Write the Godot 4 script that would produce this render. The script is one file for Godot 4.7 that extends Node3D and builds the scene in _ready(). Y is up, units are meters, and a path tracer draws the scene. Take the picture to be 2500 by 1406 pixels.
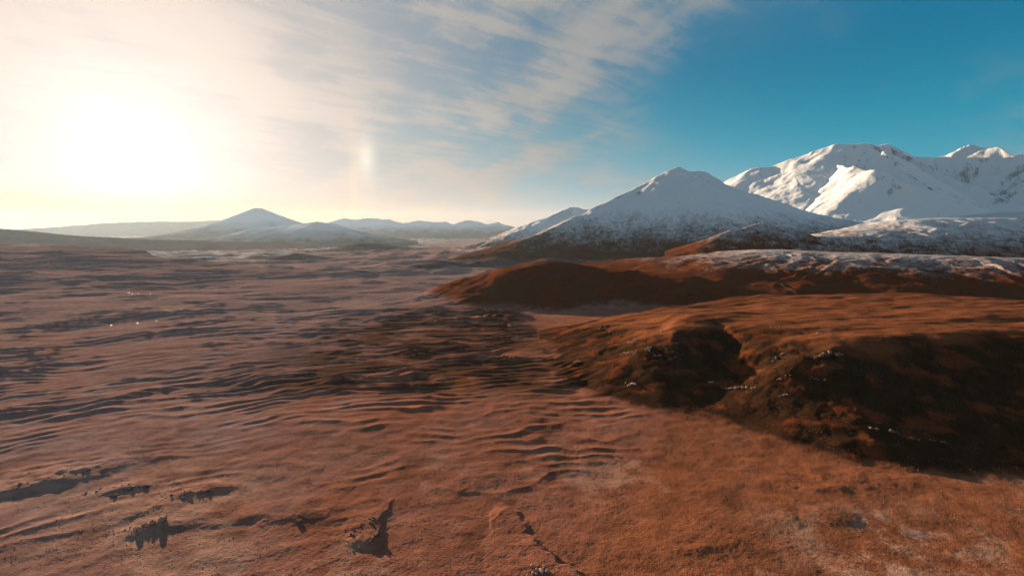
extends Node3D
# A high desert plateau with frozen dunes at sunrise, snowy volcanoes behind. Metres, y up, the camera flies at 200 m and looks along -z.

const EXPOSURE := 4.0
const SUN_AZ := -35.0
const SUN_EL := 6.7

var n_big := FastNoiseLite.new()
var n_mid := FastNoiseLite.new()
var n_fine := FastNoiseLite.new()
var n_dune := FastNoiseLite.new()
var n_ridge := FastNoiseLite.new()
var n_cloud := FastNoiseLite.new()
var n_wisp := FastNoiseLite.new()
var t_start := 0

# ------------------------------------------------------------------ small helpers
func sm(a: float, b: float, x: float) -> float:
	var t := clampf((x - a) / (b - a), 0.0, 1.0)
	return t * t * (3.0 - 2.0 * t)

func lut(t: Array, lo: float, step: float, n: int) -> PackedFloat32Array:
	var pts := PackedVector2Array()
	for k in range(0, t.size(), 2):
		pts.append(Vector2(t[k], t[k + 1]))
	var r := PackedFloat32Array()
	for k in n:
		r.append(table(pts, lo + k * step))
	return r

func table(t: PackedVector2Array, x: float) -> float:
	var n := t.size()
	if x <= t[0].x:
		return t[0].y
	for i in range(1, n):
		if x < t[i].x:
			var k := (x - t[i - 1].x) / (t[i].x - t[i - 1].x)
			k = k * k * (3.0 - 2.0 * k)
			return lerpf(t[i - 1].y, t[i].y, k)
	return t[n - 1].y

func mixc(a: Vector3, b: Vector3, t: float) -> Vector3:
	return a + (b - a) * t

func noise(seed_: int, freq: float, octaves: int, kind := FastNoiseLite.TYPE_SIMPLEX_SMOOTH, fractal := FastNoiseLite.FRACTAL_FBM) -> FastNoiseLite:
	var n := FastNoiseLite.new()
	n.seed = seed_
	n.noise_type = kind
	n.frequency = freq
	n.fractal_type = fractal if octaves > 1 else FastNoiseLite.FRACTAL_NONE
	n.fractal_octaves = octaves
	return n

func meta(o: Node, label: String, category: String, group := "", kind := "") -> void:
	if label: o.set_meta("label", label)
	if category: o.set_meta("category", category)
	if group: o.set_meta("group", group)
	if kind: o.set_meta("kind", kind)

# ------------------------------------------------------------------ sky
func sky_color(az: float, el: float) -> Vector3:
	var ce := cos(el)
	var d := Vector3(sin(az) * ce, sin(el), -cos(az) * ce)
	var sa := deg_to_rad(SUN_AZ)
	var se := deg_to_rad(SUN_EL)
	var s := Vector3(sin(sa) * cos(se), sin(se), -cos(sa) * cos(se))
	var g := rad_to_deg(acos(clampf(d.dot(s), -1.0, 1.0)))
	var e := rad_to_deg(el)
	var c := mixc(Vector3(0.10, 0.44, 0.55), Vector3(0.0, 0.165, 0.31), sm(-4.0, 19.0, e))
	c.x *= 1.0 - sm(2.0, 12.0, e)
	var wide := exp(-pow(g / 26.0, 2.0))
	c = mixc(c, Vector3(0.74, 0.61, 0.52), wide * 0.95)
	# thin cirrus drawn out along the wind
	var cx := d.x / (d.y + 0.10)
	var cz := d.z / (d.y + 0.10)
	var wx := -cx * 0.19 - cz * 0.98
	var wz := cx * 0.98 - cz * 0.19
	var n1 := n_cloud.get_noise_2d(wx * 0.62, wz * 1.25)
	var n2 := n_wisp.get_noise_2d((cx * 0.80 - cz * 0.60) * 1.5, (cx * 0.60 + cz * 0.80) * 6.0)
	var n3 := n_cloud.get_noise_2d(wx * 0.28 + 30.0, wz * 0.45)
	var la := deg_to_rad(-42.0)
	var le := deg_to_rad(32.0)
	var l := Vector3(sin(la) * cos(le), sin(le), -cos(la) * cos(le))
	var off := rad_to_deg(acos(clampf(d.dot(l), -1.0, 1.0)))
	var cover := 1.0 - sm(45.0, 70.0, off + n3 * 26.0) + 0.85 * sm(80.0, 110.0, off + n3 * 20.0)  # last term: unseen cloud behind the camera, added for fill light
	var dens := clampf(0.5 + n1 * 1.15 + n2 * 0.75 + n3 * 0.35, 0.0, 1.0)
	dens = dens * dens * (3.0 - 2.0 * dens) * 0.74 + 0.20
	dens *= cover
	var lit := mixc(Vector3(0.265, 0.29, 0.295), Vector3(0.78, 0.645, 0.56), clampf(wide * 1.1 + 0.05 + n1 * 0.2, 0.0, 1.0))
	lit = mixc(lit, Vector3(0.85, 0.77, 0.72), sm(85.0, 140.0, g))   # unseen clouds opposite the sun, brightened to add fill light
	c = mixc(c, lit, clampf(dens, 0.0, 0.92))
	# warm air above the horizon; added pale band opposite the sun for fill light
	var da := absf(wrapf(rad_to_deg(az) - SUN_AZ, -180.0, 180.0))
	var warm := exp(-pow(maxf(e, 0.0) / 5.2, 1.4))
	c = mixc(c, Vector3(0.70, 0.50, 0.40), warm * exp(-pow(da / 52.0, 4.0)) * 0.85)
	c = mixc(c, Vector3(0.62, 0.56, 0.58), exp(-pow(e / 16.0, 2.0)) * sm(95.0, 150.0, da) * 0.9)
	var low := exp(-pow((e - 0.9) / 1.9, 2.0))
	c = mixc(c, Vector3(0.70, 0.36, 0.09), low * exp(-pow(da / 26.0, 2.0)) * 0.92)
	c += Vector3(1.0, 0.95, 0.88) * (0.78 * exp(-g / 7.0)) * (1.0 - 0.85 * low)
	# the sun dog beside the sun, at the sun's height
	var dx := (rad_to_deg(az) + 15.6) * ce
	var dy := (e - 7.2) / 1.9
	var dog := exp(-dy * dy)
	var dog_long := exp(-pow((e - 6.0) / 5.0, 2.0))
	c += Vector3(0.34, 0.26, 0.15) * dog * exp(-pow((dx - 0.5) / 0.8, 2.0))
	c += Vector3(0.12, 0.06, 0.0) * dog_long * exp(-pow((dx + 0.7) / 0.55, 2.0))
	c += Vector3(0.03, 0.035, 0.03) * dog_long * exp(-pow((dx - 0.9) / 0.8, 2.0))
	return c / EXPOSURE

func fill_sky(img_w: int, x0: int, x1: int, y0: int, y1: int) -> Image:
	var h := img_w / 2
	var a := PackedFloat32Array()
	a.resize((x1 - x0) * (y1 - y0) * 3)
	var k := 0
	for y in range(y0, y1):
		var el := (0.5 - (y + 0.5) / h) * PI
		for x in range(x0, x1):
			var az := wrapf((x + 0.5) / img_w * TAU, -PI, PI)   # the first column looks along -z
			var c := Vector3(0.05, 0.035, 0.03)
			if el > -0.01:
				c = sky_color(az, maxf(el, 0.0))
			a[k] = c.x
			a[k + 1] = c.y
			a[k + 2] = c.z
			k += 3
	return Image.create_from_data(x1 - x0, y1 - y0, false, Image.FORMAT_RGBF, a.to_byte_array())

func make_sky() -> Sky:
	n_cloud = noise(11, 1.0, 5)
	n_cloud.domain_warp_enabled = true
	n_cloud.domain_warp_amplitude = 0.35
	n_cloud.domain_warp_frequency = 0.8
	n_wisp = noise(23, 1.0, 4)
	n_wisp.domain_warp_enabled = true
	n_wisp.domain_warp_amplitude = 1.3
	n_wisp.domain_warp_frequency = 0.5
	const W := 3072
	var img := fill_sky(768, 0, 768, 0, 384)
	img.resize(W, W / 2, Image.INTERPOLATE_CUBIC)
	var half := int(W * 54.0 / 360.0)
	var y0 := int(W / 2 * (0.5 - 37.0 / 180.0))
	for x0 in [0, W - half]:
		var fine := fill_sky(W, x0, x0 + half, y0, W / 4 + 4)   # the same sky, sampled finer
		img.blit_rect(fine, Rect2i(0, 0, fine.get_width(), fine.get_height()), Vector2i(x0, y0))
	var m := PanoramaSkyMaterial.new()
	m.panorama = ImageTexture.create_from_image(img)
	var sky := Sky.new()
	sky.sky_material = m
	return sky

# ------------------------------------------------------------------ terrain heights
# how far from the origin the dune plateau ends, by compass direction (degrees from -z); where the dunes end at their east side, by z
var edge_lut := lut([-70, 7500, -44, 7200, -37, 4850, -33, 3500, -29.3, 3050, -23, 2800, -16.4, 2080, -11, 1930, -3.5, 1840, 3, 1800, 9, 2600, 20, 3600, 60, 4500], -180.0, 0.5, 722)
var rim_lut := lut([-1850, -90, -1171, 45, -800, 94, -688, 122, -575, 150, -483, 120, -389, 70, -250, 0], -2000.0, 5.0, 402)

func dune_edge(z: float) -> float:
	return rim_lut[clampi(int((z + 2000.0) / 5.0), 0, 401)]

# a ledge: the ground on one side of a crooked line stands higher and breaks off towards the other; x, z, height
func ledge(x: float, z: float, p: PackedFloat32Array, back: float, face: float) -> float:
	var best := 1e9
	var side := 0.0
	var hh := 0.0
	for i in range(0, p.size() - 3, 3):
		var ax := p[i]
		var az := p[i + 1]
		var bx := p[i + 3] - ax
		var bz := p[i + 4] - az
		var t := clampf(((x - ax) * bx + (z - az) * bz) / (bx * bx + bz * bz), 0.0, 1.0)
		var qx := ax + bx * t - x
		var qz := az + bz * t - z
		var dd := qx * qx + qz * qz
		if dd < best:
			best = dd
			hh = lerpf(p[i + 2], p[i + 5], t)
		if (x - ax) * (x - ax - bx) <= 0.0:
			side = (z - az - bz * (x - ax) / bx) * signf(bx)
	var s := sqrt(best)
	if side < 0.0:
		return hh * exp(-pow(s / back, 2.0))
	return hh * (1.0 - sm(-0.1 * face, face, s))

var ledge_a := PackedFloat32Array([-262, -336, 0, -240, -340, 2.6, -228, -345, 1.5, -196, -349, 1.0, -178, -353, 1.3, -160, -350, 0.9, -146, -354, 1.4, -130, -348, 0.8, -112, -349, 0.9, -101, -338, 1.7, -94, -325, 2.2, -90, -312, 0])
var ledge_b := PackedFloat32Array([62, -262, 0, 40, -286, 2.4, 28, -300, 2.2, 17, -318, 1.6, 10, -336, 0.8, 4, -352, 1.3, -2, -366, 1.6, -16, -370, 0])
# low rocky swells: x, z, half length, half width, height, turn
var knolls := PackedFloat32Array([-372, -400, 62, 20, 2.4, 0.55, -352, -430, 80, 22, 1.1, 0.50, -296, -394, 30, 10, 1.3, 0.6, -240, -386, 36, 11, 1.3, 0.5, -262, -362, 48, 14, 1.0, 0.65, -40, -395, 16, 10, 1.1, 0.1, 322, -455, 26, 8, 1.5, -0.5, 262, -398, 70, 20, 1.1, 0.1, 215, -350, 50, 18, 0.9, 0.1, 120, -318, 40, 16, 0.9, 0.2])

func ground_h(x: float, z: float) -> float:
	var d := sqrt(x * x + z * z)
	var az := rad_to_deg(atan2(x, -z))
	var bn := n_big.get_noise_2d(x, z)
	var at := (az + 180.0) * 2.0
	var ai := int(at)
	var edge := lerpf(edge_lut[ai], edge_lut[ai + 1], at - ai) * (1.0 + 0.07 * n_mid.get_noise_2d(x * 0.06, z * 0.06))
	var on := 1.0 - sm(edge, edge * 1.28 + 250.0, d)
	var top := 0.0
	if on > 0.001:
		top = bn * (5.0 + 11.0 * sm(700.0, 2500.0, d)) + 62.0 * sm(1500.0, 4600.0, d) * sm(-16.0, -35.0, az) + 20.0 * sm(400.0, 2200.0, d) * sm(2.0, 18.0, az)
	# the valley floor beyond, and the fan that rises to the foot of the mountains
	var h := top
	if on < 0.999:
		var plain := -135.0 + 150.0 * sm(-200.0, 2200.0, x - 0.05 * d) - 190.0 * sm(7000.0, 17000.0, d) * sm(2500.0, -2000.0, x)
		plain += 105.0 * exp(-(pow((x - 300.0) / 1500.0, 2.0) + pow((z + 7000.0) / 2300.0, 2.0)))
		var roll := n_ridge.get_noise_2d(x * 0.09, z * 0.13)
		plain += n_big.get_noise_2d(x * 0.25, z * 0.25) * 22.0 + n_mid.get_noise_2d(x * 0.22, z * 0.3) * 7.0 + 26.0 * sm(0.15, 0.9, roll) * sm(2600.0, 4200.0, d)
		h = lerpf(plain, top, on)
	# frozen dunes: crests lie across the low sun
	if d < 6500.0 and on > 0.01:
		var amp := sm(22.0, -50.0, x - dune_edge(z) - 18.0 * n_mid.get_noise_2d(x * 1.5, z * 1.5)) * on
		if amp > 0.001:
			var bend := clampf(x + 60.0, -360.0, 0.0)
			var u := x
			var v := (z + 0.17 * x - 0.0006 * bend * bend + 0.40 * minf(x + 420.0, 0.0)) * 0.95
			var wob := n_mid.get_noise_2d(x * 0.8, z * 0.8)
			var level := 0.4 + 1.1 * clampf(0.5 + 1.4 * n_big.get_noise_2d(x * 2.0 + 3000.0, z * 2.0), 0.0, 1.0)
			level *= lerpf(1.0, 1.9, sm(-430.0, -200.0, x) * sm(-600.0, -720.0, z) * sm(-1500.0, -1150.0, z))
			var near := lerpf(0.30, 1.0, sm(-410.0, -640.0, z)) * lerpf(0.35, 1.0, sm(-330.0, -430.0, z + 0.35 * x))
			if d < 2300.0:
				var q := n_dune.get_noise_2d(u * 0.5, v * 0.9)
				var ph := v * PI / 20.0 + 5.5 * n_big.get_noise_2d(x * 3.4 + 80.0, z * 3.4) + 0.9 * wob
				var r := (1.0 - absf(sin(ph))) * clampf(0.62 + 1.7 * q, 0.18, 1.3)
				var r2 := 1.0 - absf(n_dune.get_noise_2d(u * 0.45 + 900.0, v * 2.6 + wob * 9.0)) * 1.9
				h += amp * near * level * (1 - sm(1500.0, 2300.0, d)) * (1.75 * r + 0.42 * r2 - 0.9)
			if d > 600.0:
				var q3 := n_dune.get_noise_2d(u * 0.22 + 50.0, v * 0.4)
				var ph3 := v * PI / 42.0 + 4.5 * n_big.get_noise_2d(x * 2.0 + 500.0, z * 2.0) + 0.6 * wob
				h += amp * level * sm(600.0, 1300.0, d) * 2.8 * (1.0 - absf(sin(ph3))) * clampf(0.62 + 1.6 * q3, 0.15, 1.3)
			if d > 1700.0:
				var ph4 := v * PI / 130.0 + 5.0 * n_big.get_noise_2d(x * 0.9 + 200.0, z * 0.9)
				h += amp * sm(1700.0, 2600.0, d) * 7.0 * (1.0 - absf(sin(ph4))) * clampf(0.5 + 1.6 * n_big.get_noise_2d(u, v * 3.0), 0.0, 1.2)
	if d < 900.0:
		h += 0.5 * n_mid.get_noise_2d(x * 3.0, z * 3.0) + 0.16 * n_fine.get_noise_2d(x * 2.0, z * 2.0)
		if z > -520.0:
			if x < 80.0 and x > -420.0:
				var wx := x + 5.0 * n_mid.get_noise_2d(x * 4.0, z * 4.0)
				var wz := z + 5.0 * n_mid.get_noise_2d(x * 4.0 + 99.0, z * 4.0)
				if x < -60.0:
					h += ledge(wx, wz, ledge_a, 34.0, 14.0) * sm(-60.0, -86.0, x)
				elif x > -40.0:
					h += ledge(wx, wz, ledge_b, 22.0, 5.0) * sm(-40.0, -14.0, x)
			for k in range(0, knolls.size(), 6):
				var dx := x - knolls[k]
				var dz := z - knolls[k + 1]
				var half := knolls[k + 2]
				if absf(dx) + absf(dz) < 3.0 * half:
					var c := cos(knolls[k + 5])
					var s := sin(knolls[k + 5])
					var lx := (dx * c - dz * s) / half
					var lz := dx * s + dz * c
					# gentle side away from the camera, steeper side towards it
					var across := lz / (knolls[k + 3] * (0.7 if lz > 0.0 else 2.0))
					h += knolls[k + 4] * exp(-lx * lx * 2.0 - across * across * 1.6) * (1.0 + 0.45 * n_mid.get_noise_2d(x * 5.0, z * 5.0))
	return h

# the rim of the dark hill: x, z, height, reach of the slope below it
var rim_a := PackedFloat32Array([118, -1010, 16, 108, 150, -955, 24, 138, 192, -880, 33, 156, 208, -780, 40, 189, 222, -735, 42, 196, 262, -775, 47, 195, 330, -850, 50, 264, 362, -780, 52, 269, 366, -700, 55, 266, 388, -632, 58, 263, 430, -640, 58, 277, 495, -668, 58, 297, 575, -672, 60, 317, 800, -660, 60, 325, 1250, -720, 60, 312, 1400, -1150, 50, 200, 1050, -1180, 46, 150, 770, -1200, 45, 140, 580, -1260, 42, 120, 350, -1130, 34, 110, 200, -1085, 24, 90])

# (rise, distance outside the rim)
func hill_a(x0: float, z0: float) -> Vector2:
	var x := x0 + 14.0 * n_mid.get_noise_2d(x0 * 0.9, z0 * 0.9) + 2.0 * n_mid.get_noise_2d(x0 * 4.0, z0 * 4.0)
	var z := z0 + 14.0 * n_mid.get_noise_2d(x0 * 0.9 + 500.0, z0 * 0.9)
	var best := 1e12
	var inside := false
	var wsum := 0.0
	var hsum := 0.0
	var rsum := 0.0
	var n := rim_a.size()
	for i in range(0, n, 4):
		var j := (i + 4) % n
		var ax := rim_a[i]
		var az := rim_a[i + 1]
		var bx := rim_a[j]
		var bz := rim_a[j + 1]
		if (az > z) != (bz > z) and x < (bx - ax) * (z - az) / (bz - az) + ax:
			inside = not inside
		bx -= ax
		bz -= az
		var t := clampf(((x - ax) * bx + (z - az) * bz) / (bx * bx + bz * bz), 0.0, 1.0)
		var px := ax + bx * t - x
		var pz := az + bz * t - z
		var dd := px * px + pz * pz
		if dd < best:
			best = dd
		var k := 1.0 / (dd * dd + 1e4)
		wsum += k
		hsum += k * lerpf(rim_a[i + 2], rim_a[j + 2], t)
		rsum += k * lerpf(rim_a[i + 3], rim_a[j + 3], t)
	var s := -sqrt(best) if inside else sqrt(best)
	var ww := rsum / wsum
	var t2 := clampf((s + 30.0) / (ww + 30.0), 0.0, 1.0)
	var f := 1.0 - t2 * t2 * (3.0 - 2.0 * t2)
	f = lerpf(f, pow(1.0 - t2, 2.0), 0.55 * sm(0.0, 0.5, t2))
	if f < 0.0005:
		return Vector2(0.0, s)
	var und := 4.5 * n_mid.get_noise_2d(x0 * 0.45 + 70.0, z0 * 0.8) + 0.6 * n_mid.get_noise_2d(x0 * 1.6, z0 * 2.6)
	var gully := n_mid.get_noise_2d(x0 * 1.8, z0 * 1.8) * 2.2 + n_fine.get_noise_2d(x0 * 0.9, z0 * 0.9) * 0.5
	return Vector2(hsum / wsum * f + und * f + gully * sm(0.02, 0.3, t2) * f, s)

# ridge lines as segments [x, z, height, half width] twice; returns (rise above the floor, how far out 0..1, place along the ridge)
func ridge_h(x: float, z: float, r: PackedFloat32Array, sharp: float, floor_h: float) -> Vector3:
	var best := 0.0
	var bt := 1.0
	var bs := 0.0
	var second := 0.0
	var run := 0.0
	for i in range(0, r.size(), 8):
		var ax := r[i]
		var az := r[i + 1]
		var bx := r[i + 4] - ax
		var bz := r[i + 5] - az
		var l2 := bx * bx + bz * bz
		var t := clampf(((x - ax) * bx + (z - az) * bz) / l2, 0.0, 1.0)
		var px := ax + bx * t - x
		var pz := az + bz * t - z
		var w := lerpf(r[i + 3], r[i + 7], t)
		var dd := px * px + pz * pz
		if dd < w * w:
			var q := sqrt(dd) / w
			var g := pow(1.0 - q, sharp) if sharp > 0.0 else (1.0 - q * q) * (1.0 - q * q)
			var hh := maxf(lerpf(r[i + 2], r[i + 6], t) - floor_h, 0.0) * g
			if hh > best:
				second = best
				best = hh
				bt = q
				bs = run + t * sqrt(l2)
			elif hh > second:
				second = hh
		run += sqrt(l2)
	# where two slopes meet, fill the crease a little
	if best > 0.0:
		best += 0.05 * best * sm(0.75, 1.0, second / best)
	return Vector3(best, bt, bs)

# ------------------------------------------------------------------ patches of terrain, finer where they lie nearer
enum { GROUND, HILL_A, HILL, FAR }
var patch_kind := GROUND
var patch_ridges := PackedFloat32Array()
var patch_sharp := 1.5
var patch_rough := 1.0
var patch_sink := 1.5
var patch_snow := 1e9
var patch_snow_soft := 60.0
var patch_veil := 1.0
var patch_scale := 1.0
var patch_floor := 0.0

# (height, rise above the plain ground, flutes running down the slope)
func height_at(x: float, z: float) -> Vector3:
	var gh := ground_h(x, z)
	if patch_kind == GROUND:
		return Vector3(gh, 0.0, 0.0)
	if patch_kind == HILL_A:
		var b := hill_a(x, z)
		return Vector3(gh + b.x - patch_sink, b.x, b.y)
	var s := patch_scale
	var xs := x / s
	var zs := z / s
	var wx := x + (n_mid.get_noise_2d(xs * 0.35, zs * 0.35) * 55.0 + n_mid.get_noise_2d(xs * 1.3, zs * 1.3) * 9.0) * s * patch_rough
	var wz := z + (n_mid.get_noise_2d(xs * 0.35 + 777.0, zs * 0.35) * 55.0 + n_mid.get_noise_2d(xs * 1.3 + 777.0, zs * 1.3) * 9.0) * s * patch_rough
	var q := ridge_h(wx, wz, patch_ridges, patch_sharp, maxf(gh, patch_floor))
	if q.x <= 0.0:
		return Vector3(gh - patch_sink, 0.0, 0.0)
	var flute := n_mid.get_noise_2d(q.z / s * 1.1, q.y * 30.0)
	var rise := q.x + patch_rough * s * (n_ridge.get_noise_2d(xs, zs) * 4.0 + flute * (13.0 if s == 2.0 else 7.0) + n_fine.get_noise_2d(xs * 0.4, zs * 0.4) * 0.4) * sm(0.0, 70.0 * s, q.x) * (0.2 + 0.8 * sm(0.0, 0.3, q.y))
	var crest := sm(0.035, 0.0, q.y) * sm(-0.1, 0.35, n_mid.get_noise_2d(q.z / s * 0.25, 5.0)) if s > 1.6 and patch_kind == HILL else 0.0
	return Vector3(gh + rise - patch_sink, rise, flute + 1.3 * crest)

const RED := Vector3(0.255, 0.104, 0.066)
const PINK := Vector3(0.28, 0.18, 0.162)
const TAN := Vector3(0.36, 0.23, 0.17)
const ORANGE := Vector3(0.245, 0.088, 0.041)
const RUST := Vector3(0.24, 0.072, 0.030)
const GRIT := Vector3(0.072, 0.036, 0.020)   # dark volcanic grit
const ROCK := Vector3(0.11, 0.10, 0.105)
const SNOW := Vector3(0.79, 0.79, 0.80)

func ground_color(x: float, y: float, z: float, b: float, f: float) -> Vector3:
	var a := n_mid.get_noise_2d(x * 0.7 + 40.0, z * 0.7)
	var d := sqrt(x * x + z * z)
	var east := x - dune_edge(z)
	var c := mixc(RED, PINK, clampf(sm(-40.0, -400.0, x) * 0.75 + a * 0.4 + sm(-800.0, -1500.0, z) * 0.5, 0.0, 1.0))
	c = mixc(c, ORANGE, sm(-30.0, 50.0, east) * sm(-1400.0, -1000.0, z) * 0.85)
	# vignette darkening over the central dunes, painted in with the grit colour
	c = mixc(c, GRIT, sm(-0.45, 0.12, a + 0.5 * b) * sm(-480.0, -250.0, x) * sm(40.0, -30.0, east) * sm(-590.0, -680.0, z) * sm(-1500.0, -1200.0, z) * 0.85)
	# pale dust and salt on the near flats
	c = mixc(c, TAN, sm(0.12, 0.55, n_big.get_noise_2d(x * 3.4, z * 3.4) + 0.45 * b + 0.2 * f) * 0.42 * sm(-520.0, -420.0, z))
	c = mixc(c, TAN * 1.15, sm(-0.3, 0.5, a + 0.5 * b + 0.3 * f) * 0.75 * sm(140.0, 240.0, x) * sm(-380.0, -330.0, z))
	c = mixc(c, GRIT, sm(0.28, 0.6, n_mid.get_noise_2d(x * 1.4 + 60.0, z * 1.4) + 0.3 * b + 0.25 * f) * 0.5 * sm(-700.0, -500.0, z))
	if z < -3000.0:
		# fields of dark lava on the valley floor
		c = mixc(c, ROCK, sm(0.12, 0.42, n_mid.get_noise_2d(x * 0.12, z * 0.2) + 0.1 * b) * 0.75)
		var fan := exp(-(pow((x - 60.0) / 700.0, 2.0) + pow((z + 7300.0) / 1700.0, 2.0)))
		c = mixc(c, SNOW, sm(0.35, 0.75, fan * 1.1 + 0.5 * a) * 0.7)
		c = mixc(c, SNOW, sm(-2300.0, -3400.0, x) * sm(-3900.0, -4800.0, z) * sm(0.0, 0.4, n_dune.get_noise_2d(x * 0.12, z * 0.25) + 0.1 * b) * 0.55)
		c = mixc(c, SNOW, sm(0.30, 0.42, n_dune.get_noise_2d(x * 0.02 + 70.0, z * 0.05)) * sm(9500.0, 11000.0, d) * sm(18000.0, 14000.0, d) * sm(-4000.0, -2500.0, x) * 0.7)
	return c * (1.0 + 0.22 * b + 0.2 * f)

func color_at(x: float, y: float, z: float, slope: float, rise: float, flute: float) -> Vector3:
	var b := n_mid.get_noise_2d(x * 3.0 + 400.0, z * 3.0)
	var f := n_fine.get_noise_2d(x * 1.5, z * 1.5)
	if patch_kind == GROUND:
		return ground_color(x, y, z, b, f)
	if patch_kind == HILL_A:
		var a := n_mid.get_noise_2d(x * 0.7 + 40.0, z * 0.7)
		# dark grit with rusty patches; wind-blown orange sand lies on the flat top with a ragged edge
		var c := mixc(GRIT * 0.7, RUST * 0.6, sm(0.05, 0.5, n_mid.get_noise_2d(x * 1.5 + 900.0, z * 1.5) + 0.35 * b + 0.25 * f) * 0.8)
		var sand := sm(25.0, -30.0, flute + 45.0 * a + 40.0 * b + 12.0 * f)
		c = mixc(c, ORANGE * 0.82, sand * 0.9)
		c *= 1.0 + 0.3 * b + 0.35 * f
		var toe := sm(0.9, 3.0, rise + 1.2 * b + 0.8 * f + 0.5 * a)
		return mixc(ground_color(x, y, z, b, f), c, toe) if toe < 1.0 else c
	var s := patch_scale
	var m1 := n_mid.get_noise_2d(x / s * 0.6, z / s * 0.6)
	var m2 := n_mid.get_noise_2d(x / s * 2.2, z / s * 2.2)
	var m3 := n_fine.get_noise_2d(x / s * 1.2, z / s * 1.2)
	var soil := mixc(RUST * 0.58, ORANGE * 0.52, clampf(0.5 + m1, 0.0, 1.0))
	soil = mixc(soil, GRIT, sm(0.05, 0.5, m2 + 0.5 * m1) * (0.35 if s < 1.6 else 0.8))
	if s > 1.6:
		soil = mixc(soil, GRIT, 0.45)
	if patch_kind == FAR:
		soil = mixc(ROCK, RUST * 0.6, 0.35)
	soil *= 1.0 + 0.25 * m2 + 0.2 * m3
	if patch_kind == HILL:
		var toe := sm(2.0 * s, 14.0 * s, rise + (7.0 * m2 + 3.0 * m3) * s)
		if toe < 1.0:
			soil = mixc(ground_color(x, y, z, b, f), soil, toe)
	var k := sm(-1.0, 1.0, (y - patch_snow + (m1 * 60.0 + m2 * 45.0 + m3 * 38.0) * (patch_snow_soft / 110.0 if s < 1.6 else 1.3)) / patch_snow_soft)
	if patch_kind == FAR:
		k = sm(-1.0, 1.0, (y - patch_snow + m1 * 120.0) / patch_snow_soft)
	k = clampf(k + (m3 * 0.3 + m2 * 0.3) * (0.2 if patch_kind == FAR else 1.0) * k * (1.0 - k) * 2.0, 0.0, 1.0) * patch_veil
	# bare rock shows through on steep ground, down the flutes and along wind-blown crests
	if patch_kind == FAR:
		m3 *= 0.25
		m2 *= 0.6
	var bare := sm(0.36, 0.85, 0.5 * m2 + 0.4 * m3 + 0.3 * m1 + 0.7 * flute + (slope - 0.55) * 0.45)
	soil = mixc(soil, ROCK, sm(0.55, 1.0, k))
	return mixc(soil, SNOW, k * (1.0 - 0.7 * bare))

func build_patch(called: String, dists: PackedFloat32Array, azs: PackedFloat32Array, mat: Material, closed := false) -> MeshInstance3D:
	var cols := azs.size()
	var rows := dists.size()
	var sins := PackedFloat32Array()
	var coss := PackedFloat32Array()
	for a in azs:
		sins.append(sin(deg_to_rad(a)))
		coss.append(cos(deg_to_rad(a)))
	var lines := []
	lines.resize(rows)
	var extras := []
	extras.resize(rows)
	var work := func(i: int) -> void:
		var line := PackedVector3Array()
		line.resize(cols)
		var extra := PackedVector2Array()
		extra.resize(cols)
		var d := dists[i]
		for j in cols:
			var x := sins[j] * d
			var z := -coss[j] * d
			var h := height_at(x, z)
			line[j] = Vector3(x, h.x, z)
			extra[j] = Vector2(h.y, h.z)
		lines[i] = line
		extras[i] = extra
	WorkerThreadPool.wait_for_group_task_completion(WorkerThreadPool.add_group_task(work, rows))
	var pos := PackedVector3Array()
	for line in lines:
		pos.append_array(line)
	var nors := []
	nors.resize(rows)
	var tints := []
	tints.resize(rows)
	var work2 := func(i: int) -> void:
		var nl := PackedVector3Array()
		nl.resize(cols)
		var cl := PackedColorArray()
		cl.resize(cols)
		var up: PackedVector3Array = lines[mini(i + 1, rows - 1)]
		var dn: PackedVector3Array = lines[maxi(i - 1, 0)]
		var me: PackedVector3Array = lines[i]
		var ex: PackedVector2Array = extras[i]
		for j in cols:
			var lf := j - 1
			var rt := j + 1
			if lf < 0:
				lf = cols - 2 if closed else 0
			if rt >= cols:
				rt = 1 if closed else cols - 1
			var n := (me[rt] - me[lf]).cross(up[j] - dn[j]).normalized()
			if n.y < 0.0:
				n = -n
			nl[j] = n
			var p := me[j]
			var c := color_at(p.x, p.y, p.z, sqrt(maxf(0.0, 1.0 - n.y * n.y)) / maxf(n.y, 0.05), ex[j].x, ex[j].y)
			cl[j] = Color(c.x, c.y, c.z)
		nors[i] = nl
		tints[i] = cl
	WorkerThreadPool.wait_for_group_task_completion(WorkerThreadPool.add_group_task(work2, rows))
	var nor := PackedVector3Array()
	var col := PackedColorArray()
	for i in rows:
		nor.append_array(nors[i])
		col.append_array(tints[i])
	var idx := PackedInt32Array()
	idx.resize((rows - 1) * (cols - 1) * 6)
	var k := 0
	for i in range(rows - 1):
		for j in range(cols - 1):
			var a := i * cols + j
			idx[k] = a
			idx[k + 1] = a + cols
			idx[k + 2] = a + 1
			idx[k + 3] = a + 1
			idx[k + 4] = a + cols
			idx[k + 5] = a + cols + 1
			k += 6
	var arr := []
	arr.resize(Mesh.ARRAY_MAX)
	arr[Mesh.ARRAY_VERTEX] = pos
	arr[Mesh.ARRAY_NORMAL] = nor
	arr[Mesh.ARRAY_COLOR] = col
	arr[Mesh.ARRAY_INDEX] = idx
	var m := ArrayMesh.new()
	m.add_surface_from_arrays(Mesh.PRIMITIVE_TRIANGLES, arr)
	m.surface_set_material(0, mat)
	var o := MeshInstance3D.new()
	o.name = called
	o.mesh = m
	add_child(o, true)
	return o

func span(a: float, b: float, n: int) -> PackedFloat32Array:
	var r := PackedFloat32Array()
	for i in n:
		r.append(lerpf(a, b, float(i) / (n - 1)))
	return r

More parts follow.
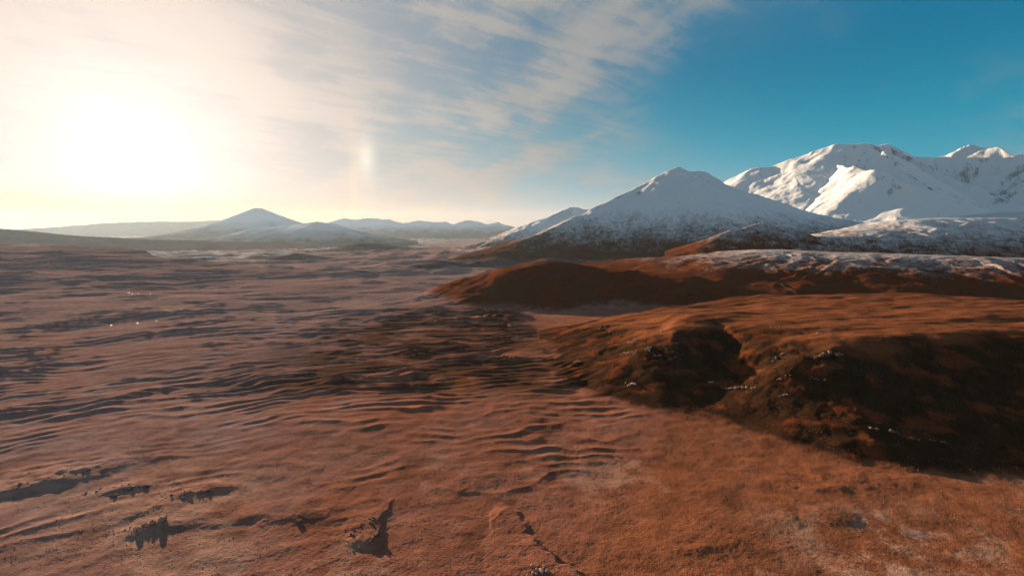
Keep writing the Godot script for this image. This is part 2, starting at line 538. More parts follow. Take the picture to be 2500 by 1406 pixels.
# ring distances: steps grow with the distance
func rings(d0: float, d1: float, px: float, share: float) -> PackedFloat32Array:
	var r := PackedFloat32Array()
	var d := d0
	while d < d1:
		r.append(d)
		d += minf(maxf(px * d * d / (200.0 * 532.0), 0.15), share * d * (0.6 if d > 800.0 and d < 4500.0 else 1.0))
	r.append(d1)
	return r

func soil_material(relief: float, tile: float) -> StandardMaterial3D:
	var m := StandardMaterial3D.new()
	m.vertex_color_use_as_albedo = true
	m.roughness = 0.95
	m.metallic_specular = 0.0
	m.uv1_triplanar = true
	m.uv1_world_triplanar = true
	m.uv1_scale = Vector3.ONE / tile
	var nt := NoiseTexture2D.new()
	nt.width = 1024
	nt.height = 1024
	nt.seamless = true
	nt.noise = noise(77, 0.035, 5)
	m.heightmap_enabled = true
	m.heightmap_texture = nt
	m.heightmap_scale = relief
	var ct := NoiseTexture2D.new()
	ct.width = 1024
	ct.height = 1024
	ct.seamless = true
	ct.noise = noise(78, 0.05, 5)
	var g := Gradient.new()
	g.set_color(0, Color(0.84, 0.84, 0.84))
	g.set_color(1, Color(1.0, 1.0, 1.0))
	ct.color_ramp = g
	m.albedo_texture = ct
	return m

func hill(called: String, az0: float, az1: float, naz: int, d0: float, d1: float, nd: int, r: Array, sharp: float, rough: float, s: float, snow: float, soft: float, veil: float, mat: Material, label: String, kind := HILL) -> MeshInstance3D:
	patch_kind = kind
	patch_ridges = PackedFloat32Array()
	for line in r:
		for i in range(line.size() - 1):
			for v in line[i]:
				patch_ridges.append(v)
			for v in line[i + 1]:
				patch_ridges.append(v)
	patch_sharp = sharp
	patch_rough = rough
	patch_scale = s
	patch_snow = snow
	patch_snow_soft = soft
	patch_veil = veil
	patch_sink = 1.5 * s
	patch_floor = -1000.0 if kind == FAR else 2.0 if s < 1.6 else -15.0
	var o := build_patch(called, span(d0, d1, nd), span(az0, az1, naz), mat)
	meta(o, label, "mountain" if s >= 2.0 and not "foothill" in called else "hill", "", "structure")
	return o

# ------------------------------------------------------------------ stones
var stone_meshes: Array[ArrayMesh] = []
var rng := RandomNumberGenerator.new()

# an angular stone: a cube sphere cut by a few random planes
func stone_mesh(k: int) -> ArrayMesh:
	var r := RandomNumberGenerator.new()
	r.seed = 100 + k
	var cuts := []
	for i in 9:
		cuts.append([Vector3(r.randf_range(-1, 1), r.randf_range(-0.6, 1), r.randf_range(-1, 1)).normalized(), r.randf_range(0.55, 0.9)])
	var st := SurfaceTool.new()
	st.begin(Mesh.PRIMITIVE_TRIANGLES)
	st.set_smooth_group(-1)
	for face in 6:
		for i in 2:
			for j in 2:
				var q := []
				for c in [[0, 0], [1, 0], [1, 1], [0, 1]]:
					var a: float = (i + c[0]) - 1.0
					var b: float = (j + c[1]) - 1.0
					var p := Vector3(a, b, 1.0)
					match face:
						1: p = Vector3(-a, b, -1.0)
						2: p = Vector3(1.0, b, -a)
						3: p = Vector3(-1.0, b, a)
						4: p = Vector3(a, 1.0, -b)
						5: p = Vector3(a, -1.0, b)
					p = p.normalized()
					for cut in cuts:
						var over: float = p.dot(cut[0]) - cut[1]
						if over > 0.0:
							p -= cut[0] * over
					q.append(p)
				for t in [0, 2, 1, 0, 3, 2]:
					st.add_vertex(q[t])
	st.generate_normals()
	return st.commit()

func stone_material(c: Vector3, seed_: int) -> StandardMaterial3D:
	var m := StandardMaterial3D.new()
	m.albedo_color = Color(c.x, c.y, c.z).linear_to_srgb()
	m.roughness = 0.92
	m.metallic_specular = 0.1
	m.uv1_triplanar = true
	m.uv1_scale = Vector3.ONE * 0.4
	var ct := NoiseTexture2D.new()
	ct.width = 128
	ct.height = 128
	ct.seamless = true
	ct.noise = noise(seed_, 0.03, 4)
	var g := Gradient.new()
	g.set_color(0, Color(0.6, 0.58, 0.56))
	g.set_color(1, Color(1.0, 1.0, 1.0))
	ct.color_ramp = g
	m.albedo_texture = ct
	return m

func surface(x: float, z: float) -> float:
	var h := ground_h(x, z)
	if x > 60.0 and z < -380.0 and z > -1400.0:
		h = maxf(h, h + hill_a(x, z).x - 1.0)
	return h

# stones strewn along a strip: centre, half length, half width, turn, how many, their size
func outcrop(called: String, label: String, x: float, z: float, length: float, width: float, turn: float, count: int, small: float, large: float, tall: float, mats: Array, group := "") -> void:
	var root := Node3D.new()
	root.name = called
	add_child(root, true)
	root.position = Vector3(x, surface(x, z), z)
	meta(root, label, "rocks", group)
	for i in count:
		var u := rng.randf_range(-1.0, 1.0)
		var v := rng.randfn(0.0, 0.45)
		var lx := u * length * cos(turn) + v * width * sin(turn)
		var lz := -u * length * sin(turn) + v * width * cos(turn)
		var size := lerpf(small, large, pow(rng.randf(), 3.2)) * (1.0 if i > 1 else 1.15)
		var o := MeshInstance3D.new()
		o.name = "stone" if i == 0 else "stone_%03d" % i
		o.mesh = stone_meshes[rng.randi() % stone_meshes.size()]
		o.material_override = mats[rng.randi() % mats.size()]
		var sc := Vector3(size * rng.randf_range(0.8, 1.4), size * rng.randf_range(0.5, 0.95) * tall, size * rng.randf_range(0.7, 1.2)) * 0.5
		o.scale = sc
		o.rotation = Vector3(rng.randf_range(-0.3, 0.3), rng.randf() * TAU, rng.randf_range(-0.3, 0.3))
		o.position = Vector3(lx, surface(x + lx, z + lz) - root.position.y + sc.y * 0.35, lz)
		root.add_child(o, true)

func gravel(called: String, label: String, count: int, x0: float, x1: float, z0: float, z1: float, small: float, large: float, clump: float, c: Array, mat: Material) -> void:
	var mm := MultiMesh.new()
	mm.transform_format = MultiMesh.TRANSFORM_3D
	mm.use_colors = true
	mm.mesh = stone_meshes[1]
	var ts: Array[Transform3D] = []
	var cs: Array[Color] = []
	var tries := 0
	while ts.size() < count and tries < count * 12:
		tries += 1
		var x := rng.randf_range(x0, x1)
		var z := rng.randf_range(z0, z1)
		if n_mid.get_noise_2d(x * 2.2 + 333.0, z * 2.2) + 0.4 * n_big.get_noise_2d(x * 4.0, z * 4.0) < clump:
			continue
		if called == "hill_gravel" and hill_a(x, z).x < 2.0:
			continue
		var size := lerpf(small, large, pow(rng.randf(), 3.0))
		var b := Basis(Vector3.UP, rng.randf() * TAU).scaled(Vector3(size, size * 0.7, size) * 0.5)
		ts.append(Transform3D(b, Vector3(x, surface(x, z) + size * 0.08, z)))
		var k: Vector3 = c[rng.randi() % c.size()]
		k *= rng.randf_range(0.7, 1.2)
		cs.append(Color(k.x, k.y, k.z))
	mm.instance_count = ts.size()
	for i in ts.size():
		mm.set_instance_transform(i, ts[i])
		mm.set_instance_color(i, cs[i])
	var o := MultiMeshInstance3D.new()
	o.name = called
	o.multimesh = mm
	o.material_override = mat
	add_child(o, true)
	meta(o, label, "gravel", "", "stuff")

# level sheets of ice in the hollows between the dunes
func frozen_puddles() -> void:
	var ice := StandardMaterial3D.new()
	ice.albedo_color = Color(0.62, 0.50, 0.47)
	ice.roughness = 0.6
	ice.metallic_specular = 0.5
	for k in 22:
		var x := -845.0 + rng.randfn(0.0, 34.0)
		var z := -1215.0 + rng.randfn(0.0, 75.0)
		if k > 16:
			x = -1130.0 + rng.randfn(0.0, 60.0)
			z = -1630.0 + rng.randfn(0.0, 40.0)
		var low := 1e9
		var bx := x
		var bz := z
		for i in 30:                     # slide to the bottom of the hollow
			var px := x + rng.randf_range(-16.0, 16.0)
			var pz := z + rng.randf_range(-16.0, 16.0)
			var h := ground_h(px, pz)
			if h < low:
				low = h
				bx = px
				bz = pz
		var st := SurfaceTool.new()
		st.begin(Mesh.PRIMITIVE_TRIANGLES)
		var n := 18
		var rad := PackedFloat32Array()
		for i in n:
			rad.append(rng.randf_range(0.55, 1.0))
		for i in n:
			var a := TAU * i / n
			var b := TAU * (i + 1) / n
			var r1 := rad[i]
			var r2 := rad[(i + 1) % n]
			for p in [Vector3.ZERO, Vector3(1.2 * r1 * cos(a), 0, 2.2 * r1 * sin(a)), Vector3(1.2 * r2 * cos(b), 0, 2.2 * r2 * sin(b))]:
				st.set_normal(Vector3.UP)
				st.add_vertex(p)
		var o := MeshInstance3D.new()
		o.name = "frozen_puddle" if k == 0 else "frozen_puddle_%03d" % k
		o.mesh = st.commit()
		o.material_override = ice
		o.position = Vector3(bx, low + 0.3, bz)
		add_child(o)
		meta(o, "small glinting frozen puddle in a hollow of the dune field", "ice", "frozen puddles among the dunes")

func part(called: String, st: SurfaceTool, mat: Material, parent: Node) -> MeshInstance3D:
	st.generate_normals()
	var o := MeshInstance3D.new()
	o.name = called
	o.mesh = st.commit()
	o.material_override = mat
	parent.add_child(o, true)
	return o

func flat_mat(c: Vector3, rough: float, spec := 0.5) -> StandardMaterial3D:
	var m := StandardMaterial3D.new()
	m.albedo_color = Color(c.x, c.y, c.z).linear_to_srgb()
	m.roughness = rough
	m.metallic_specular = spec
	return m

# a side outline pushed out to a width; the top may be narrower than the foot
func extrude(outline: PackedVector2Array, width: float, narrow: float, top: float) -> SurfaceTool:
	var st := SurfaceTool.new()
	st.begin(Mesh.PRIMITIVE_TRIANGLES)
	st.set_smooth_group(-1)
	var n := outline.size()
	var at := func(p: Vector2, side: float) -> Vector3:
		return Vector3(p.x, p.y, side * (width * 0.5 - narrow * clampf(p.y / top, 0.0, 1.0)))
	for i in n:
		var a := outline[i]
		var b := outline[(i + 1) % n]
		for v in [at.call(a, -1.0), at.call(b, -1.0), at.call(b, 1.0), at.call(a, -1.0), at.call(b, 1.0), at.call(a, 1.0)]:
			st.add_vertex(v)
	var tri := Geometry2D.triangulate_polygon(outline)
	for k in range(0, tri.size(), 3):
		for v in [tri[k], tri[k + 1], tri[k + 2]]:
			st.add_vertex(at.call(outline[v], 1.0))
		for v in [tri[k], tri[k + 2], tri[k + 1]]:
			st.add_vertex(at.call(outline[v], -1.0))
	return st

func camp() -> void:
	# the white off-road car
	var car := Node3D.new()
	car.name = "white_car"
	add_child(car)
	car.position = Vector3(150.6, surface(150.6, -638.0), -638.0)
	car.rotation.y = -0.35
	meta(car, "small white off-road car parked beside the orange tent", "car")
	var white := flat_mat(Vector3(0.8, 0.8, 0.8), 0.35)
	var black := flat_mat(Vector3(0.02, 0.02, 0.022), 0.6)
	var glass := flat_mat(Vector3(0.03, 0.035, 0.04), 0.08)
	part("body", extrude(PackedVector2Array([Vector2(-2.3, 0.45), Vector2(2.3, 0.45), Vector2(2.35, 0.9), Vector2(2.2, 1.05), Vector2(1.1, 1.15), Vector2(-2.3, 1.15), Vector2(-2.35, 0.8)]), 1.8, 0.06, 1.2), white, car)
	part("cabin", extrude(PackedVector2Array([Vector2(-2.2, 1.15), Vector2(1.0, 1.15), Vector2(0.45, 1.8), Vector2(-2.0, 1.85)]), 1.66, 0.15, 1.85), white, car)
	for side in [-1.0, 1.0]:
		for w in [[-1.95, -1.05], [-0.95, -0.1], [0.0, 0.7]]:
			var st := SurfaceTool.new()
			st.begin(Mesh.PRIMITIVE_TRIANGLES)
			var zl: float = side * 0.745
			var zh: float = side * 0.70
			var q := [Vector3(w[0], 1.22, zl), Vector3(w[1], 1.22, zl), Vector3(minf(w[1], 0.42), 1.68, zh), Vector3(w[0], 1.68, zh)]
			for t in ([0, 2, 1, 0, 3, 2] if side > 0 else [0, 1, 2, 0, 2, 3]):
				st.add_vertex(q[t])
			part("window", st, glass, car)
		for wx in [-1.4, 1.4]:
			var tyre := MeshInstance3D.new()
			tyre.name = "wheel"
			var cyl := CylinderMesh.new()
			cyl.top_radius = 0.4
			cyl.bottom_radius = 0.4
			cyl.height = 0.26
			cyl.radial_segments = 20
			tyre.mesh = cyl
			tyre.material_override = black
			tyre.rotation.x = PI / 2
			tyre.position = Vector3(wx, 0.4, side * 0.82)
			car.add_child(tyre, true)
	# the orange dome tent
	var tent := Node3D.new()
	tent.name = "orange_tent"
	add_child(tent)
	tent.position = Vector3(143.6, surface(143.6, -637.0), -637.0)
	tent.rotation.y = 0.3
	meta(tent, "bright orange dome tent pitched at the foot of the dark hill", "tent")
	var fly := SurfaceTool.new()
	fly.begin(Mesh.PRIMITIVE_TRIANGLES)
	var dome := func(a: int, b: int) -> Vector3:
		var th := TAU * a / 24.0
		var ph := PI * 0.5 * b / 6.0
		var r := pow(cos(ph), 0.8) * (1.0 + 0.06 * cos(4.0 * th))
		return Vector3(1.75 * r * cos(th), 1.6 * sin(ph) - 0.03, 1.35 * r * sin(th))
	for a in 24:
		for b in 6:
			for p in [dome.call(a, b), dome.call(a, b + 1), dome.call(a + 1, b), dome.call(a + 1, b), dome.call(a, b + 1), dome.call(a + 1, b + 1)]:
				fly.add_vertex(p)
	part("fly_sheet", fly, flat_mat(Vector3(0.75, 0.19, 0.03), 0.6), tent)
	var door := SurfaceTool.new()
	door.begin(Mesh.PRIMITIVE_TRIANGLES)
	for p in [Vector3(-0.5, 0.02, 1.42), Vector3(0, 1.05, 1.14), Vector3(0.5, 0.02, 1.42)]:
		door.add_vertex(p)
	part("door", door, flat_mat(Vector3(0.85, 0.55, 0.38), 0.7), tent)
	# pale bundles near them
	var spots := [[141.6, -646.5, "small white bundle lying beyond the orange tent"], [146.6, -640.5, "small white bundle lying between the tent and the car"], [148.6, -642.5, "small white bundle lying behind the white car"]]
	for k in 3:
		var o := MeshInstance3D.new()
		o.name = "white_bundle" if k == 0 else "white_bundle_%03d" % k
		o.mesh = stone_meshes[k]
		o.material_override = white
		o.scale = Vector3(0.75, 0.6, 0.65)
		o.position = Vector3(spots[k][0], surface(spots[k][0], spots[k][1]) + 0.4, spots[k][1])
		add_child(o)
		meta(o, spots[k][2], "bundle", "white bundles at the camp")

func _ready() -> void:
	t_start = Time.get_ticks_msec()
	var cam := Camera3D.new()
	cam.name = "camera"
	cam.position = Vector3(0, 200, 0)
	cam.rotation_degrees = Vector3(-6.3, 0, 0)
	cam.fov = 56.81
	cam.near = 1.0
	cam.far = 150000.0
	add_child(cam)
	cam.current = true
	var env := Environment.new()
	env.background_mode = Environment.BG_SKY
	env.sky = make_sky()
	env.tonemap_mode = Environment.TONE_MAPPER_LINEAR
	env.tonemap_exposure = EXPOSURE
	env.volumetric_fog_enabled = true
	env.volumetric_fog_density = 0.32e-5
	env.volumetric_fog_albedo = Color(0.80, 0.90, 1.0)
	env.volumetric_fog_anisotropy = 0.42
	env.sdfgi_enabled = true
	env.ssao_enabled = true
	env.ssil_enabled = true
	var we := WorldEnvironment.new()
	we.name = "world_environment"
	we.environment = env
	add_child(we)
	var sun := DirectionalLight3D.new()
	sun.name = "sun"
	sun.rotation_degrees = Vector3(-SUN_EL, 180.0 - SUN_AZ, 0)
	sun.light_color = Color(1.0, 0.87, 0.72)
	sun.light_energy = 1.6
	sun.light_angular_distance = 0.6
	sun.shadow_enabled = true
	add_child(sun)

	n_big = noise(3, 0.0016, 3)
	n_mid = noise(5, 0.012, 3)
	n_fine = noise(7, 0.16, 3)
	n_dune = noise(9, 0.018, 2)
	n_ridge = noise(13, 0.007, 4, FastNoiseLite.TYPE_SIMPLEX_SMOOTH, FastNoiseLite.FRACTAL_RIDGED)
	rng.seed = 4242
	print("sky ", Time.get_ticks_msec() - t_start, " ms")

	var soil := soil_material(26.0, 48.0)
	var soil_far := soil_material(250.0, 400.0)

	# the ground: one sheet out to the horizon
	patch_kind = GROUND
	var azs := PackedFloat32Array()
	for i in 65:
		azs.append(-180.0 + i * 2.0)
	azs.append_array(span(-50.0, 50.0, 821))
	for i in range(1, 66):
		azs.append(50.0 + i * 2.0)
	var dd := PackedFloat32Array([5.0, 30.0, 60.0, 100.0, 140.0, 180.0, 210.0, 235.0])
	dd.append_array(rings(250.0, 60000.0, 0.75, 0.010))
	var ground := build_patch("ground", dd, azs, soil, true)
	meta(ground, "wide reddish desert floor with frozen dunes and a valley beyond", "ground", "", "structure")
	print("ground ", Time.get_ticks_msec() - t_start, " ms")

	patch_kind = HILL_A
	patch_sink = 1.0
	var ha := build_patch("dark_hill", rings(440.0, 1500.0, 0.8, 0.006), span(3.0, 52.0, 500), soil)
	meta(ha, "dark stony flat-topped hill with a shadowed scarp above the orange flat", "hill", "", "structure")
	print("dark hill ", Time.get_ticks_msec() - t_start, " ms")

	# nearer hills, [x, z, height, half width]
	hill("rounded_hill", -24, 30, 500, 1150, 2300, 150, [[[-150, -1560, 8, 200], [-30, -1600, 46, 290], [50, -1680, 86, 380], [105, -1700, 96, 400], [308, -1610, 76, 360], [463, -1520, 66, 320], [610, -1370, 40, 220]], [[105, -1700, 92, 300], [160, -1500, 60, 260]]], 0.0, 0.7, 1.0, 400.0, 60.0, 1.0, soil, "bare rust brown rounded hill rising behind the dark rocky hill")
	hill("frosted_ridge", 4, 54, 480, 1150, 3200, 190, [[[407, -2300, 58, 400], [761, -2200, 85, 700], [1048, -2080, 116, 860], [1241, -1900, 112, 800], [1413, -1760, 111, 680], [1590, -1680, 108, 640], [1786, -1640, 102, 640], [2600, -1600, 100, 640]]], 0.0, 0.75, 1.0, 106.0, 40.0, 0.58, soil, "long brown ridge with a thin line of frost along its crest")
	hill("frosted_slope", 12, 54, 380, 2300, 6200, 130, [[[1114, -2900, 66, 500], [1664, -3100, 123, 800], [2146, -3300, 186, 1000], [2671, -3500, 257, 1200], [3525, -3700, 306, 1400], [4300, -3800, 330, 1400], [6000, -3900, 340, 1400]], [[2671, -3500, 250, 700], [2500, -2950, 150, 600]]], 0.0, 0.8, 1.5, 150.0, 120.0, 0.75, soil, "broad hillside streaked with patchy snow below the white massif")
	hill("frosted_dome", 16, 34, 200, 2600, 4200, 90, [[[1036, -3000, 90, 300], [1257, -3100, 187, 560], [1491, -3200, 232, 620], [1663, -3200, 208, 520], [1863, -3250, 150, 400]], [[1257, -3100, 170, 300], [1300, -2800, 110, 280]], [[1600, -3200, 210, 350], [1700, -2900, 120, 300]]], 1.2, 0.45, 1.2, 200.0, 110.0, 0.7, soil, "small dome-shaped hill half dusted with snow at the mountain foot")

	hill("snowy_mountain", -13, 42, 640, 4000, 9000, 220, [[[-279, -5150, 45, 500], [206, -5350, 190, 900], [641, -5600, 315, 1200], [1298, -5900, 598, 1500], [1679, -6020, 784, 1700], [1836, -6050, 858, 1900], [2191, -6300, 836, 1900], [2652, -6600, 695, 1800], [3099, -6800, 608, 1800], [4002, -7000, 383, 1600], [4813, -7000, 250, 1300]], [[1836, -6050, 858, 1300], [2010, -5720, 650, 1200], [2180, -5300, 420, 1100], [2240, -4850, 210, 900]], [[1298, -5900, 580, 900], [1220, -5450, 350, 900], [1120, -4950, 140, 700]], [[2652, -6600, 680, 1000], [2900, -6000, 380, 1000], [3000, -5500, 200, 800]]], 1.3, 0.55, 2.0, 215.0, 210.0, 1.0, soil_far, "snow-covered cone-shaped mountain with brown lower slopes standing before the massif")
	hill("snowy_shoulder", -11, 17, 300, 6400, 9800, 90, [[[-345, -7500, 30, 500], [232, -7600, 283, 1000], [600, -7700, 410, 1100], [831, -7800, 504, 1200], [1263, -7900, 496, 1200], [1900, -8000, 530, 1200]], [[831, -7800, 490, 800], [700, -7200, 250, 700]]], 1.1, 0.6, 2.0, 90.0, 160.0, 1.0, soil_far, "low snowy shoulder behind the cone-shaped mountain, sloping down to the valley")
	hill("snowy_massif", 14, 56, 660, 8000, 20000, 300, [[[5168, -14500, 1250, 3200], [6100, -13800, 1650, 3600], [7727, -13000, 2120, 4600], [8200, -12600, 2090, 4200], [8150, -11800, 1800, 3200], [7900, -10900, 1300, 2600], [7800, -10000, 880, 2200]], [[8200, -12600, 2080, 2200], [8754, -12700, 2085, 2300], [9513, -12300, 1740, 2200], [10100, -12000, 1970, 2500], [10350, -11500, 1840, 2300], [10250, -10700, 1380, 2000], [9950, -9800, 900, 1900], [9700, -9100, 560, 1800]], [[10100, -12000, 1950, 2200], [10700, -12100, 1800, 2400], [11300, -12000, 1780, 2500], [13500, -12500, 1400, 3000]], [[8754, -12700, 2030, 1500], [8950, -11600, 1520, 1600], [9050, -10600, 1020, 1700], [9000, -9600, 640, 1600]], [[11300, -12000, 1750, 1700], [11450, -10900, 1180, 1800], [11400, -9900, 720, 1700]], [[7300, -13200, 1950, 1500], [6500, -12500, 1350, 1600], [6100, -11300, 850, 1600]], [[7350, -12300, 1600, 1700], [7050, -11200, 1440, 2300], [7000, -10500, 1290, 2400], [7250, -9700, 960, 2200], [7600, -8900, 580, 1900]]], 1.25, 0.36, 5.0, -300.0, 100.0, 1.0, soil_far, "great white snow-covered massif with dark rocky crest filling the skyline")

	# far mountains across the valley
	hill("volcano", -36, -15, 400, 20000, 33000, 130, [[[-11960, -25000, 1200, 6600], [-11660, -25000, 1200, 6600]], [[-11800, -25000, 200, 11000], [-10300, -25000, 430, 6000]]], 2.0, 0.12, 8.0, 250.0, 450.0, 1.0, soil_far, "lone pale volcano cone with a cut-off summit across the valley", FAR)
	hill("foothill_range", -36, -10, 420, 13500, 24000, 120, [[[-9800, -18500, 20, 2500], [-8500, -18500, 280, 2900], [-7400, -18300, 330, 2900], [-6600, -18000, 430, 3000], [-6000, -18000, 360, 2900], [-4900, -18000, 60, 2600]]], 1.15, 0.4, 6.0, 40.0, 300.0, 0.9, soil_far, "hazy frosted hills in front of the volcano", FAR)
	hill("distant_range", -22, 6, 420, 27000, 44000, 110, [[[-14000, -35000, 300, 5500], [-12100, -35000, 560, 4800], [-11000, -35000, 880, 5000], [-10300, -35000, 800, 5000], [-9300, -35000, 900, 5200], [-8100, -35000, 810, 5000], [-7130, -35000, 590, 4800], [-5900, -35000, 760, 4800], [-5100, -35000, 640, 4800], [-4450, -35000, 670, 4800], [-3900, -35000, 490, 4600], [-2960, -35000, 760, 4800], [-2300, -35000, 660, 4600], [-1750, -35000, 500, 4400], [-950, -35000, 650, 4400], [-400, -35000, 330, 4000], [1500, -35000, 200, 4000]]], 1.5, 0.5, 9.0, 200.0, 300.0, 0.9, soil_far, "line of hazy blue snow-topped mountains on the horizon", FAR)
	hill("distant_ridge", -62, -12, 420, 36000, 56000, 80, [[[-75000, -46000, 900, 8000], [-45000, -46000, 900, 8000], [-38000, -46000, 1080, 8000], [-34000, -46000, 900, 8000], [-30000, -46000, 820, 8000], [-25000, -46000, 930, 8000], [-12000, -46000, 600, 8000]]], 1.2, 0.6, 10.0, 3000.0, 300.0, 1.0, soil_far, "far flat-topped pinkish ridge under the low sun", FAR)
	hill("dark_foothill", -62, -20, 240, 8500, 18500, 90, [[[-15000, -12000, 215, 3600], [-12000, -12000, 215, 3400], [-11400, -12000, 195, 3300], [-9400, -12200, 20, 3000], [-7600, -12600, -60, 2600], [-5500, -13000, -120, 2300]]], 1.2, 0.4, 4.0, 3000.0, 300.0, 1.0, soil_far, "dark smooth foothill beyond the edge of the dune plateau", FAR)
	# dark low hills standing on the valley floor
	hill("valley_hill", -22, -6, 220, 6500, 11000, 60, [[[-2900, -8600, -110, 500], [-2450, -8600, -20, 700], [-2150, -8500, -30, 700], [-1500, -8500, -90, 600]]], 1.2, 0.6, 2.0, 4000.0, 100.0, 1.0, soil_far, "low dark double-humped hill lying alone on the valley floor", FAR)
	hill("valley_knoll", -26, -18, 120, 5200, 7600, 40, [[[-2700, -6100, -100, 380], [-2450, -6100, -75, 420], [-2250, -6100, -110, 320]]], 1.2, 0.6, 1.5, 4000.0, 100.0, 1.0, soil_far, "smallest dark knoll on the valley floor beside the plateau edge", FAR)
	hill("lava_mound", -12, -3, 110, 3700, 5400, 50, [[[-800, -4500, -95, 200], [-620, -4450, -55, 260], [-420, -4500, -85, 220]]], 1.1, 0.6, 1.2, 4000.0, 100.0, 1.0, soil_far, "small dark lava mound on the valley floor, farthest from the snowy slope", FAR)
	hill("lava_mound", -6, 3, 110, 3900, 5400, 50, [[[-300, -4600, -70, 220], [-130, -4650, -40, 260], [60, -4600, -70, 220]]], 1.1, 0.6, 1.2, 4000.0, 100.0, 1.0, soil_far, "small dark lava mound between two others on the valley floor", FAR)
	hill("lava_mound", -2, 9, 110, 3600, 5000, 50, [[[120, -4300, -60, 200], [300, -4250, -25, 240], [480, -4300, -40, 200]]], 1.1, 0.6, 1.2, 4000.0, 100.0, 1.0, soil_far, "small dark lava mound nearest to the foot of the snowy slope", FAR)
	print("hills ", Time.get_ticks_msec() - t_start, " ms")

	for k in 6:
		stone_meshes.append(stone_mesh(k))
	var pale := [stone_material(Vector3(0.62, 0.38, 0.29), 1), stone_material(Vector3(0.52, 0.33, 0.26), 2)]
	var brown := [stone_material(Vector3(0.34, 0.22, 0.17), 3), stone_material(Vector3(0.24, 0.155, 0.12), 4)]
	var black := [stone_material(Vector3(0.09, 0.065, 0.052), 5), stone_material(Vector3(0.16, 0.115, 0.095), 6)]
	var red := [stone_material(Vector3(0.56, 0.22, 0.14), 7), stone_material(Vector3(0.44, 0.19, 0.135), 8)]
	# near the camera: crags and boulders on the ledges
	outcrop("rock_crest", "ragged row of brown rocks along the crest of the largest dark mound", -378, -402, 34, 6, 0.55, 34, 0.9, 3.4, 0.8, brown)
	outcrop("rock_slabs", "thin brown slabs lying flat beside the jagged knoll", -313, -392, 16, 6, 0.5, 18, 0.8, 3.0, 0.7, brown)
	outcrop("jagged_knoll", "jagged dark rock teeth on the knoll between flat slabs and pale dust", -295, -389, 13, 7, 0.7, 30, 1.0, 3.8, 0.9, black + brown)
	outcrop("broken_ledge", "broken dark rock ledge on the small knoll right above the crag", -246, -383, 16, 5, 0.5, 24, 0.8, 3.0, 0.8, black + brown)
	outcrop("tall_crag", "tall pale crag casting a long pointed shadow across the flat", -243, -340, 8, 5, 0.7, 30, 1.2, 6.0, 0.95, brown + pale)
	outcrop("crag_rubble", "loose brown rubble trailing down from the tall pale crag", -256, -336, 16, 6, 0.55, 26, 0.5, 2.4, 0.9, brown)
	outcrop("lone_boulder", "lone round boulder on the ledge with a thin dark shadow", -147, -345, 1.6, 1.2, 0.0, 6, 1.0, 4.6, 1.2, brown + pale)
	outcrop("stone_spill", "spill of black and pale stones down the corner of the ledge", -101, -338, 12, 4, 1.2, 40, 0.6, 2.6, 1.0, black + pale)
	outcrop("stone_pile", "small dark stone pile standing apart from the stone spill", -88, -325, 6, 3, 1.0, 18, 0.6, 2.6, 1.1, black)
	outcrop("hollow_stones", "scatter of pale stones in the shadowed hollow under the ledge", -95, -315, 9, 4, 0.6, 22, 0.5, 1.9, 0.9, pale + brown)
	outcrop("pale_boulders", "cluster of smooth pale boulders beside the dark gully", 14, -292, 7, 4, 0.6, 26, 0.8, 3.6, 1.0, pale)
	outcrop("gully_stones", "line of black stones along the edge of the narrow gully", 29, -305, 22, 1.6, -0.95, 44, 0.5, 2.0, 1.0, black)
	# on and below the dark hill
	outcrop("black_crag", "cluster of black rocks on the hill corner facing the dunes", 172, -945, 22, 16, 0.4, 40, 1.6, 6.1, 1.1, black)
	outcrop("pale_specks", "short chain of pale rocks just below the black crag", 172, -887, 12, 4, -0.7, 14, 1.3, 4.1, 0.9, pale)
	outcrop("pale_slab", "pale pink slab outcrop on the hillside, highest of the bright patches", 183, -787, 8, 9, -0.9, 22, 1.8, 5.9, 0.8, pale)
	outcrop("striped_slabs", "pale slabs in parallel stripes low on the dark hillside", 165, -738, 12, 7, -0.6, 30, 1.6, 5.7, 0.8, pale)
	outcrop("pale_outcrop", "compact pale outcrop between the striped slabs and the shaded hollow", 190, -730, 5, 8, 0.4, 20, 1.6, 5.1, 0.9, pale)
	outcrop("reddish_outcrop", "thin reddish outcrop beside the compact pale one", 200, -707, 8, 3, -0.4, 16, 1.0, 3.8, 0.9, red + pale)
	outcrop("reddish_ledge", "reddish ledge at the lower lip of the shaded hollow", 214, -695, 8, 3, 0.4, 16, 1.0, 3.8, 0.9, red)
	outcrop("spur_rocks", "dark broken rocks down the spine of the spur beside the hollow", 222, -725, 10, 34, 0.35, 60, 1.2, 4.9, 1.0, black)
	outcrop("grey_rocks", "grey rock patch near the top of the spur", 236, -799, 9, 5, -0.2, 22, 1.3, 4.3, 0.9, pale + brown)
	outcrop("twin_boulders", "pair of pale boulders at the near end of the long rock chain", 240, -627, 3, 4, 0.2, 8, 1.3, 4.1, 1.0, pale)
	outcrop("rock_chain", "long chain of pale rocks along the foot of the dark hill", 264, -602, 18, 3, -0.62, 48, 1.2, 4.3, 1.0, pale)
	outcrop("red_outcrop", "red branching outcrop above the long rock chain", 311, -594, 8, 4, 0.1, 22, 1.0, 3.8, 0.8, red)
	outcrop("orange_outcrop", "orange-red outcrop at the border of the black scarp shadow", 341, -580, 8, 3, -0.5, 18, 1.0, 3.5, 0.8, red)
	outcrop("pink_outcrop", "small pink outcrop below the red branching one", 296, -563, 7, 2, -0.1, 14, 0.8, 3.0, 0.8, red + pale)
	outcrop("cliff_band", "dark cliff band of broken rock under the hill rim", 372, -615, 17, 5, -0.1, 44, 1.6, 5.7, 1.2, black + brown)
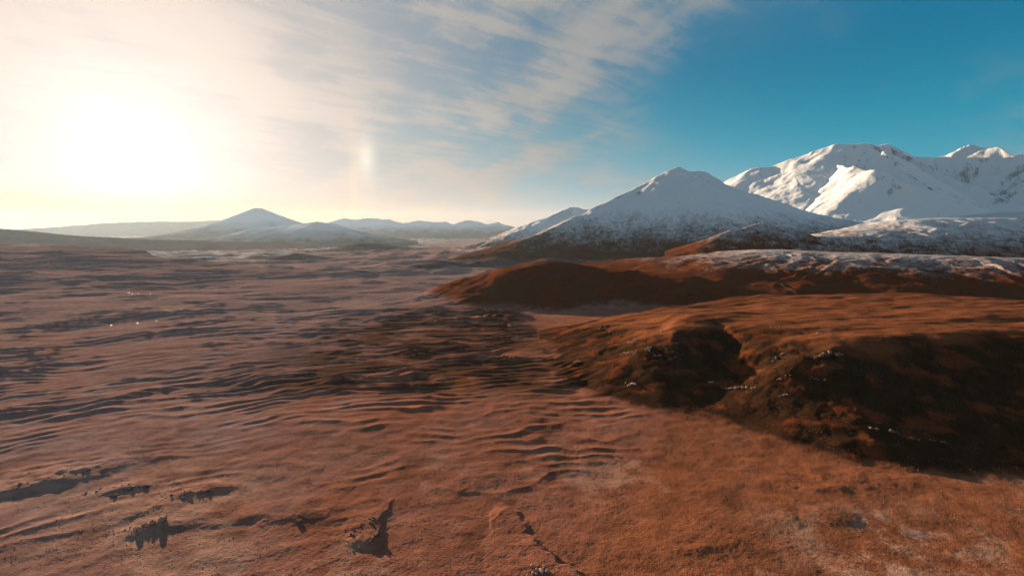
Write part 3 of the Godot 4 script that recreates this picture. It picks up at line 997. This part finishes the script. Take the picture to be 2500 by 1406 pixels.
	outcrop("grey_band", "grey rock band on the slope before the dark cliff band", 333, -648, 15, 4, 0.35, 34, 1.2, 4.3, 1.0, brown + black)
	outcrop("scarp_rubble", "dark rubble on the shoulder below the cliff band", 372, -588, 26, 16, -0.3, 60, 0.9, 3.5, 1.0, black)
	outcrop("tan_outcrop", "tan outcrop standing first in the row at the sand edge", 342, -486, 5, 3, -0.5, 16, 0.9, 3.5, 1.0, pale + brown)
	outcrop("tan_outcrop", "tan outcrop standing second in the row at the sand edge", 357, -479, 5, 2.4, -0.5, 14, 0.9, 3.2, 1.0, pale + brown)
	outcrop("tan_outcrop", "flat tan outcrop standing third in the row at the sand edge", 368, -469, 5, 2, -0.5, 12, 0.8, 2.7, 0.9, pale + brown)
	outcrop("tan_outcrop", "last and longest tan outcrop in the row at the sand edge", 386, -463, 8, 2, -0.6, 16, 0.8, 3.0, 0.9, brown)
	outcrop("top_stones", "scatter of grey stones on the flat hilltop, farther from the rim", 390, -762, 14, 7, -0.2, 20, 1.0, 3.2, 0.9, brown + pale)
	outcrop("top_ledge", "low grey stone ledge on the flat hilltop close to the rim", 432, -719, 15, 4, -0.1, 24, 1.0, 3.5, 0.9, brown + pale)
	# among the dunes
	outcrop("dune_rocks", "pale rocks at the dark end of the dunes against the hill", 98, -763, 6, 4, -0.4, 16, 1.3, 4.3, 1.0, pale)
	outcrop("dune_rocks", "pale rock group in the middle of the last dark dunes", 9, -959, 10, 6, 0.0, 20, 1.6, 5.1, 1.0, pale)
	outcrop("dune_rocks", "small pale rock tuft on a dune crest", 48, -853, 4, 4, 0.0, 10, 1.3, 4.1, 1.0, pale)
	outcrop("dune_rocks", "dim pale rock standing at the tip of a dark dune", 68, -801, 4, 3, 0.0, 9, 1.3, 3.5, 1.0, pale + brown)
	frozen_puddles()
	var grit := StandardMaterial3D.new()
	grit.vertex_color_use_as_albedo = true
	grit.roughness = 0.95
	grit.metallic_specular = 0.05
	gravel("hill_gravel", "loose dark and pale stones strewn over the dark hill", 9000, 100, 720, -1000, -450, 0.3, 1.8, 0.08, [Vector3(0.04, 0.026, 0.018), Vector3(0.05, 0.03, 0.02), Vector3(0.07, 0.045, 0.032), Vector3(0.12, 0.08, 0.06)], grit)
	gravel("flat_gravel", "small brown stones strewn over the near flats", 16000, -420, 420, -520, -262, 0.2, 0.9, 0.08, [Vector3(0.12, 0.06, 0.042), Vector3(0.22, 0.12, 0.085), Vector3(0.34, 0.22, 0.17)], grit)
	camp()
	print("done ", Time.get_ticks_msec() - t_start, " ms")
